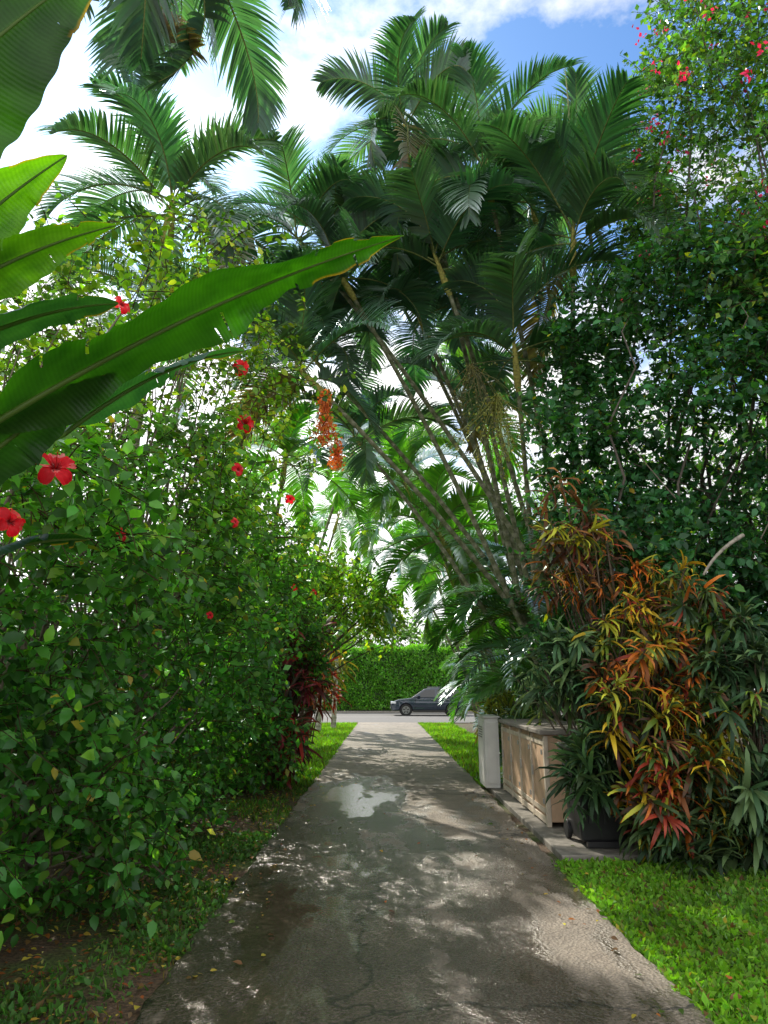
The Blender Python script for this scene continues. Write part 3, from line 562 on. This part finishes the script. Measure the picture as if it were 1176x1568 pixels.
# ---------------- ti plant / crotons / dracaena ----------------
def rosettes(name,base,cents,tm,size,cols,nl=22,stemcol=(.12,.09,.06),out=(0,-.4,.6),mat=M_croton,stemr=.011,pmix=.6):
    root=empty(name); cents=np.asarray(cents,float); n=len(cents); pos=np.repeat(cents,nl,axis=0); m=len(pos)
    rd=nrm(A(out)+rng.normal(size=(n,3))*.4); D=np.repeat(rd,nl,axis=0)
    r=rng.normal(size=(m,3)); perp=nrm(r-(r*D).sum(1,keepdims=True)*D); k=rng.random((m,1))
    ax=nrm(perp*(.3+.8*k)+D*(1.1-1.1*k)+A([0,0,-.25])); nm=nrm(D+UP*.5+rng.normal(size=(m,3))*.2)
    pos=pos-D*(k*.34*size/.25)
    cl=cols[rng.integers(0,len(cols),m)]
    main=rng.integers(0,len(cols),n); mm=np.repeat(main,nl); mixr=rng.random(m)<pmix
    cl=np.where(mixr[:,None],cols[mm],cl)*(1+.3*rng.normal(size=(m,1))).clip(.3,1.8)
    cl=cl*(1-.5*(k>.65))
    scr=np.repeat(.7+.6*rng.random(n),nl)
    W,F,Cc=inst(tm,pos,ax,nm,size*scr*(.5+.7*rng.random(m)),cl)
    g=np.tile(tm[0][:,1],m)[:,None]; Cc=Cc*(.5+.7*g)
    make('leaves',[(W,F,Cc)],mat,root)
    bs=[];rs=[]
    for c in cents:
        b=A(base[rng.integers(len(base))],float)+rng.normal(size=3)*A([.08,.08,0]); bs.append(quadcurve(b,A([b[0]*.7+c[0]*.3,b[1]*.7+c[1]*.3,c[2]*.6]),c,7)); rs.append(np.linspace(stemr*1.5,stemr*.7,7))
    make('stems',[tubes(np.array(bs),np.array(rs),A(stemcol),5)],M_bark,root)
CR=A([(.60,.42,.03),(.62,.17,.025),(.40,.06,.035),(.15,.24,.03),(.07,.14,.03),(.14,.06,.03),(.48,.50,.05),(.05,.10,.03),(.05,.09,.025),(.60,.19,.03),(.07,.12,.03)])
def blob(n,c,r): return A(c)+rng.normal(size=(n,3)).clip(-1.6,1.6)*A(r)*.6
cc=np.concatenate([blob(38,(2.95,7.5,2.45),(.6,.4,.55)),blob(32,(2.85,7.2,1.65),(.65,.4,.5)),blob(26,(2.8,7.05,.9),(.55,.3,.4)),blob(9,(2.3,7.9,3.1),(.35,.3,.35))])
rosettes('croton_plant',[(2.8,8.0,0),(3.0,8.1,0),(2.6,8.1,0)],cc,T_CROT,.22,CR,34)
BR=A([(.16,.08,.055),(.25,.08,.045),(.08,.10,.045),(.32,.14,.045)])
rosettes('ti_plant',[(2.7,8.6,0)],blob(16,(2.25,8.2,3.5),(.5,.3,.6)),T_CROT,.26,BR,26)
DR=A([(.08,.18,.07),(.06,.14,.06),(.16,.26,.10),(.05,.10,.045)])
rosettes('dracaena_plant',[(2.5,8.4,0)],np.concatenate([blob(16,(2.05,8.0,1.95),(.35,.35,.3)),blob(11,(2.1,7.6,1.05),(.20,.2,.18)),blob(6,(1.98,9.5,1.85),(.25,.5,.25))]),T_STRAP,.31,DR,36)
rosettes('dracaena_plant',[(3.8,7.6,0)],np.concatenate([blob(18,(3.5,6.9,.8),(.6,.3,.6)),blob(18,(3.7,7.2,1.9),(.5,.3,.5)),blob(14,(3.0,7.1,.35),(.7,.25,.2)),blob(10,(2.9,7.5,1.2),(.6,.2,.8))]),T_STRAP,.32,DR*.75,36)
YG=A([(.28,.36,.05),(.14,.25,.05),(.42,.44,.08)])
rosettes('dracaena_plant',[(2.8,14,0),(2.8,15,0)],blob(28,(2.6,14.3,1.3),(.45,.9,.7)),T_STRAP,.42,YG,28)
TI=A([(.24,.03,.045),(.13,.035,.04),(.07,.09,.035),(.42,.05,.045),(.06,.06,.035)])
rosettes('ti_plant',[(-2.2,12.6,0),(-2.1,13.4,0)],np.concatenate([blob(48,(-1.75,12.6,2.1),(.5,.9,1.0)),blob(18,(-1.85,12.4,1.0),(.45,.6,.4))]),T_CROT,.34,TI,24,stemr=.03)
rosettes('ti_plant',[(-2.1,18,0)],blob(16,(-1.75,18,2.1),(.35,.5,.4)),T_CROT,.4,A([(.8,.10,.07),(.7,.22,.06),(.4,.06,.06)]),22)
rosettes('croton_plant',[(-2.3,22,0)],blob(16,(-1.8,22,3.0),(.5,.7,.8)),T_CROT,.42,A([(.7,.6,.05),(.42,.45,.05),(.18,.26,.04)]),20)
q=blob(70,(-2.2,28.2,1.9),(.6,.4,.7)); make('white_orchid',[inst(T_DIA,q+rng.normal(size=q.shape)*.04,rng.normal(size=q.shape),rng.normal(size=q.shape),np.full(len(q),.15),vary((.8,.72,.75),len(q),.1))],M_petal)
# ---------------- storage cabinet, utility cabinet, bins ----------------
box('concrete_pad',1.74,3.0,7.5,12.9,-.02,.065,M_conc,None,.012)
M_wood=simple('painted_wood',(.68,.46,.30),.6,nscale=5,var=.25,bump=.15)
M_trim=simple('weathered_trim',(.70,.60,.48),.65,nscale=7,var=.3,bump=.2)
M_lid=simple('grey_lid',(.30,.27,.24),.7,nscale=6,var=.4)
M_metal=simple('galvanised',(.5,.5,.5),.4,metal=.8)
cab=empty('storage_cabinet')
box('carcass',1.95,2.75,8.9,12.05,.12,1.10,M_wood,cab)
for i in range(5):
    yy=8.92+i*.775; box('post',1.915,1.97,yy-.035,yy+.035,.07,1.09,M_trim,cab,.006)
for i in range(4):
    y0=8.92+i*.775+.05; y1=y0+.675
    box('door',1.93,1.948,y0,y1,.2,1.04,M_wood,cab,.004)
    box('rail_top',1.918,1.929,y0,y1,.98,1.04,M_trim,cab,.003); box('rail_bottom',1.918,1.929,y0,y1,.2,.26,M_trim,cab,.003)
    for zz in(.34,.9): box('hinge',1.905,1.917,y0+.01,y0+.07,zz-.03,zz+.03,M_metal,cab,.002)
    box('handle',1.895,1.917,y1-.09,y1-.06,.58,.7,M_metal,cab,.003)
box('base_rail',1.92,1.949,8.9,12.05,.09,.16,M_trim,cab,.004)
box('lid',1.87,2.8,8.85,12.1,1.105,1.16,M_lid,cab,.012)
M_white=simple('white_enamel',(.8,.8,.78),.45,nscale=3,var=.15)
M_vent=simple('vent_slot',(.15,.15,.15))
uc=empty('utility_cabinet')
box('body',1.66,1.9,12.2,12.95,.07,1.17,M_white,uc,.012)
box('door',1.645,1.658,12.26,12.9,.14,1.1,M_white,uc,.006); box('cap',1.64,1.92,12.17,12.98,1.172,1.2,M_white,uc,.008)
box('front_panel',1.70,1.86,12.185,12.198,.14,1.1,M_white,uc,.005)
for i in range(5): box('vent',1.637,1.643,12.35,12.8,.85+i*.04,.865+i*.04,M_vent,uc,0)
M_black=simple('black_plastic',(.022,.022,.025),.45,nscale=5,var=.2)
def cyl(name,c,axis,r,h,mat,parent,seg=24,bev=.01):
    import bmesh
    bm=bmesh.new(); bmesh.ops.create_cone(bm,cap_ends=True,segments=seg,radius1=r,radius2=r,depth=h); me=bpy.data.meshes.new(name); bm.to_mesh(me); bm.free(); me.materials.append(mat)
    o=bpy.data.objects.new(name,me); C.objects.link(o); o.parent=parent; o.location=c; o.rotation_euler=Vector(axis).to_track_quat('Z','Y').to_euler()
    if bev: m=o.modifiers.new('b','BEVEL'); m.width=bev; m.segments=2
    return o
def bin_(x,y):
    r=empty('wheelie_bin')
    box('body',x,x+.55,y,y+.62,.12,.98,M_black,r,.03,taper=.18); box('rim',x-.02,x+.57,y-.02,y+.64,.94,1.0,M_black,r,.015)
    box('lid',x-.03,x+.58,y-.03,y+.66,1.003,1.06,M_black,r,.025); cyl('handle',(x+.28,y+.68,.98),(1,0,0),.016,.5,M_black,r)
    for i in range(3): box('rib',x+.12+.15*i,x+.15+.15*i,y+.012,y+.03,.3,.9,M_black,r,.004)
    for s in(.03,.52): cyl('wheel',(x+s,y+.55,.17),(1,0,0),.1,.05,M_black,r)
    cyl('axle',(x+.275,y+.55,.17),(1,0,0),.012,.5,M_metal,r,12,0); box('foot',x+.1,x+.45,y+.03,y+.1,.07,.13,M_black,r,.01)
bin_(1.98,7.75); bin_(2.62,7.95)
# ---------------- SUV ----------------
def car():
    import bmesh
    root=empty('parked_car')
    M_b=simple('dark_blue_paint',(.022,.034,.06),.25,metal=.3,nscale=2,var=.1,coat=1); M_g=simple('tinted_glass',(.012,.014,.016),.05,spec=.8,nscale=1,var=.1)
    M_t=simple('tyre',(.02,.02,.02),.85); M_r=simple('alloy_rim',(.35,.35,.36),.35,metal=.9); M_l=simple('headlight',(.75,.78,.8),.1); M_rd=simple('tail_light',(.35,.01,.01),.2); M_tr=simple('black_trim',(.02,.02,.02),.6)
    X0,Yc=.42,45.4
    def prof(name,pts,hw0,hw1,zmid,mat,bev=.05):
        zt=max(p[1] for p in pts); bm=bmesh.new(); rows=[]
        for sg in(-1,1):
            rows.append([bm.verts.new((X0+x,Yc+sg*(hw0 if z<=zmid else hw0+(hw1-hw0)*(z-zmid)/(zt-zmid)),z)) for x,z in pts])
        n=len(pts)
        for i in range(n):
            j=(i+1)%n; bm.faces.new((rows[0][i],rows[0][j],rows[1][j],rows[1][i]))
        for r in rows: bm.faces.new(r)
        bmesh.ops.recalc_face_normals(bm,faces=bm.faces); me=bpy.data.meshes.new(name); bm.to_mesh(me); bm.free(); me.materials.append(mat)
        o=bpy.data.objects.new(name,me); C.objects.link(o); o.parent=root
        if bev: m=o.modifiers.new('b','BEVEL'); m.width=bev; m.segments=3; m.limit_method='ANGLE'
        return o
    def arch(cx,r=.40,zc=.36,n=9): return [(cx+r*math.cos(a),zc+r*math.sin(a)) for a in np.linspace(math.pi,0,n)]
    lower=[(0.05,.32)]+arch(.92)+arch(3.72)+[(4.62,.34),(4.70,.6),(4.66,1.0),(4.5,1.12),(2.0,1.10),(1.35,1.08),(.45,.98),(.06,.82),(0,.6)]
    prof('body',lower,.92,.84,.7,M_b)
    prof('greenhouse',[(1.25,1.07),(2.05,1.60),(2.5,1.68),(3.7,1.67),(4.25,1.58),(4.6,1.09)],.86,.66,1.07,M_b,.04)
    def pane(name,pts,y_at,mat):
        for sg in(-1,1):
            V=[(X0+x,Yc+sg*(y_at(z)),z) for x,z in pts]; me=bpy.data.meshes.new(name); me.from_pydata(V,[],[tuple(range(len(V)))]); me.materials.append(mat); o=bpy.data.objects.new(name,me); C.objects.link(o); o.parent=root
    ya=lambda z:.866+(.66-.86)*(z-1.07)/.61+.004
    pane('front_window',[(1.5,1.12),(2.12,1.55),(2.72,1.58),(2.72,1.12)],ya,M_g); pane('rear_window',[(2.8,1.12),(2.8,1.58),(3.6,1.57),(3.66,1.12)],ya,M_g); pane('quarter_window',[(3.74,1.13),(3.68,1.56),(4.0,1.52),(4.3,1.16)],ya,M_g)
    for nm,a,b_,m in(('windscreen',(1.30,1.12),(2.0,1.58),M_g),('tailgate_glass',(4.575,1.16),(4.28,1.55),M_g)):
        dx=-.03 if nm[0]=='w' else .03; V=[(X0+a[0]+dx,Yc-.76,a[1]),(X0+a[0]+dx,Yc+.76,a[1]),(X0+b_[0]+dx,Yc+.62,b_[1]+.02),(X0+b_[0]+dx,Yc-.62,b_[1]+.02)]
        me=bpy.data.meshes.new(nm); me.from_pydata(V,[],[(0,1,2,3)]); me.materials.append(m); o=bpy.data.objects.new(nm,me); C.objects.link(o); o.parent=root
    for wx in(.92,3.72):
        for sg in(-1,1):
            cyl('tyre',(X0+wx,Yc+sg*.82,.36),(0,1,0),.35,.23,M_t,root,32,.03); cyl('rim',(X0+wx,Yc+sg*.94,.36),(0,1,0),.235,.02,M_r,root,28,.005)
            for k in range(5):
                a=k*2*math.pi/5; o=box('spoke_gap',-.03,.03,-.003,.003,.07,.2,M_tr,root,0); o.location=(X0+wx,Yc+sg*.953,.36); o.rotation_euler=(0,a,0)
        cyl('wheel_well',(X0+wx,Yc,.38),(0,1,0),.395,1.5,M_tr,root,24,0)
    for sg in(-1,1):
        y=Yc+sg*.70; box('headlight',X0,X0+.32,y-.2,y+.2,.72,.86,M_l,root,.03)
        box('tail_light',X0+4.45,X0+4.71,Yc+sg*.78-.14,Yc+sg*.78+.14,.85,1.02,M_rd,root,.02)
        box('mirror',X0+1.62,X0+1.8,Yc+sg*1.0-.09,Yc+sg*1.0+.09,1.1,1.24,M_b,root,.03)
        box('sill',X0+1.35,X0+3.3,Yc+sg*.92-.015,Yc+sg*.92+.015,.24,.36,M_tr,root,.008)
        for hx in(2.45,3.35): box('door_handle',X0+hx,X0+hx+.2,Yc+sg*.915-.02,Yc+sg*.915+.02,.96,.99,M_r,root,.006)
        for dx in(1.5,2.76,3.68): box('door_seam',X0+dx,X0+dx+.012,Yc+sg*.915-.008,Yc+sg*.915+.008,.4,1.04,M_tr,root,0)
        box('roof_rail',X0+2.3,X0+4.0,Yc+sg*.6-.02,Yc+sg*.6+.02,1.69,1.73,M_r,root,.01)
    box('grille',X0-.02,X0+.03,Yc-.5,Yc+.5,.5,.74,M_tr,root,.01); box('number_plate',X0-.04,X0-.02,Yc-.2,Yc+.2,.42,.52,M_paint,root,.003)
car()
print('done')
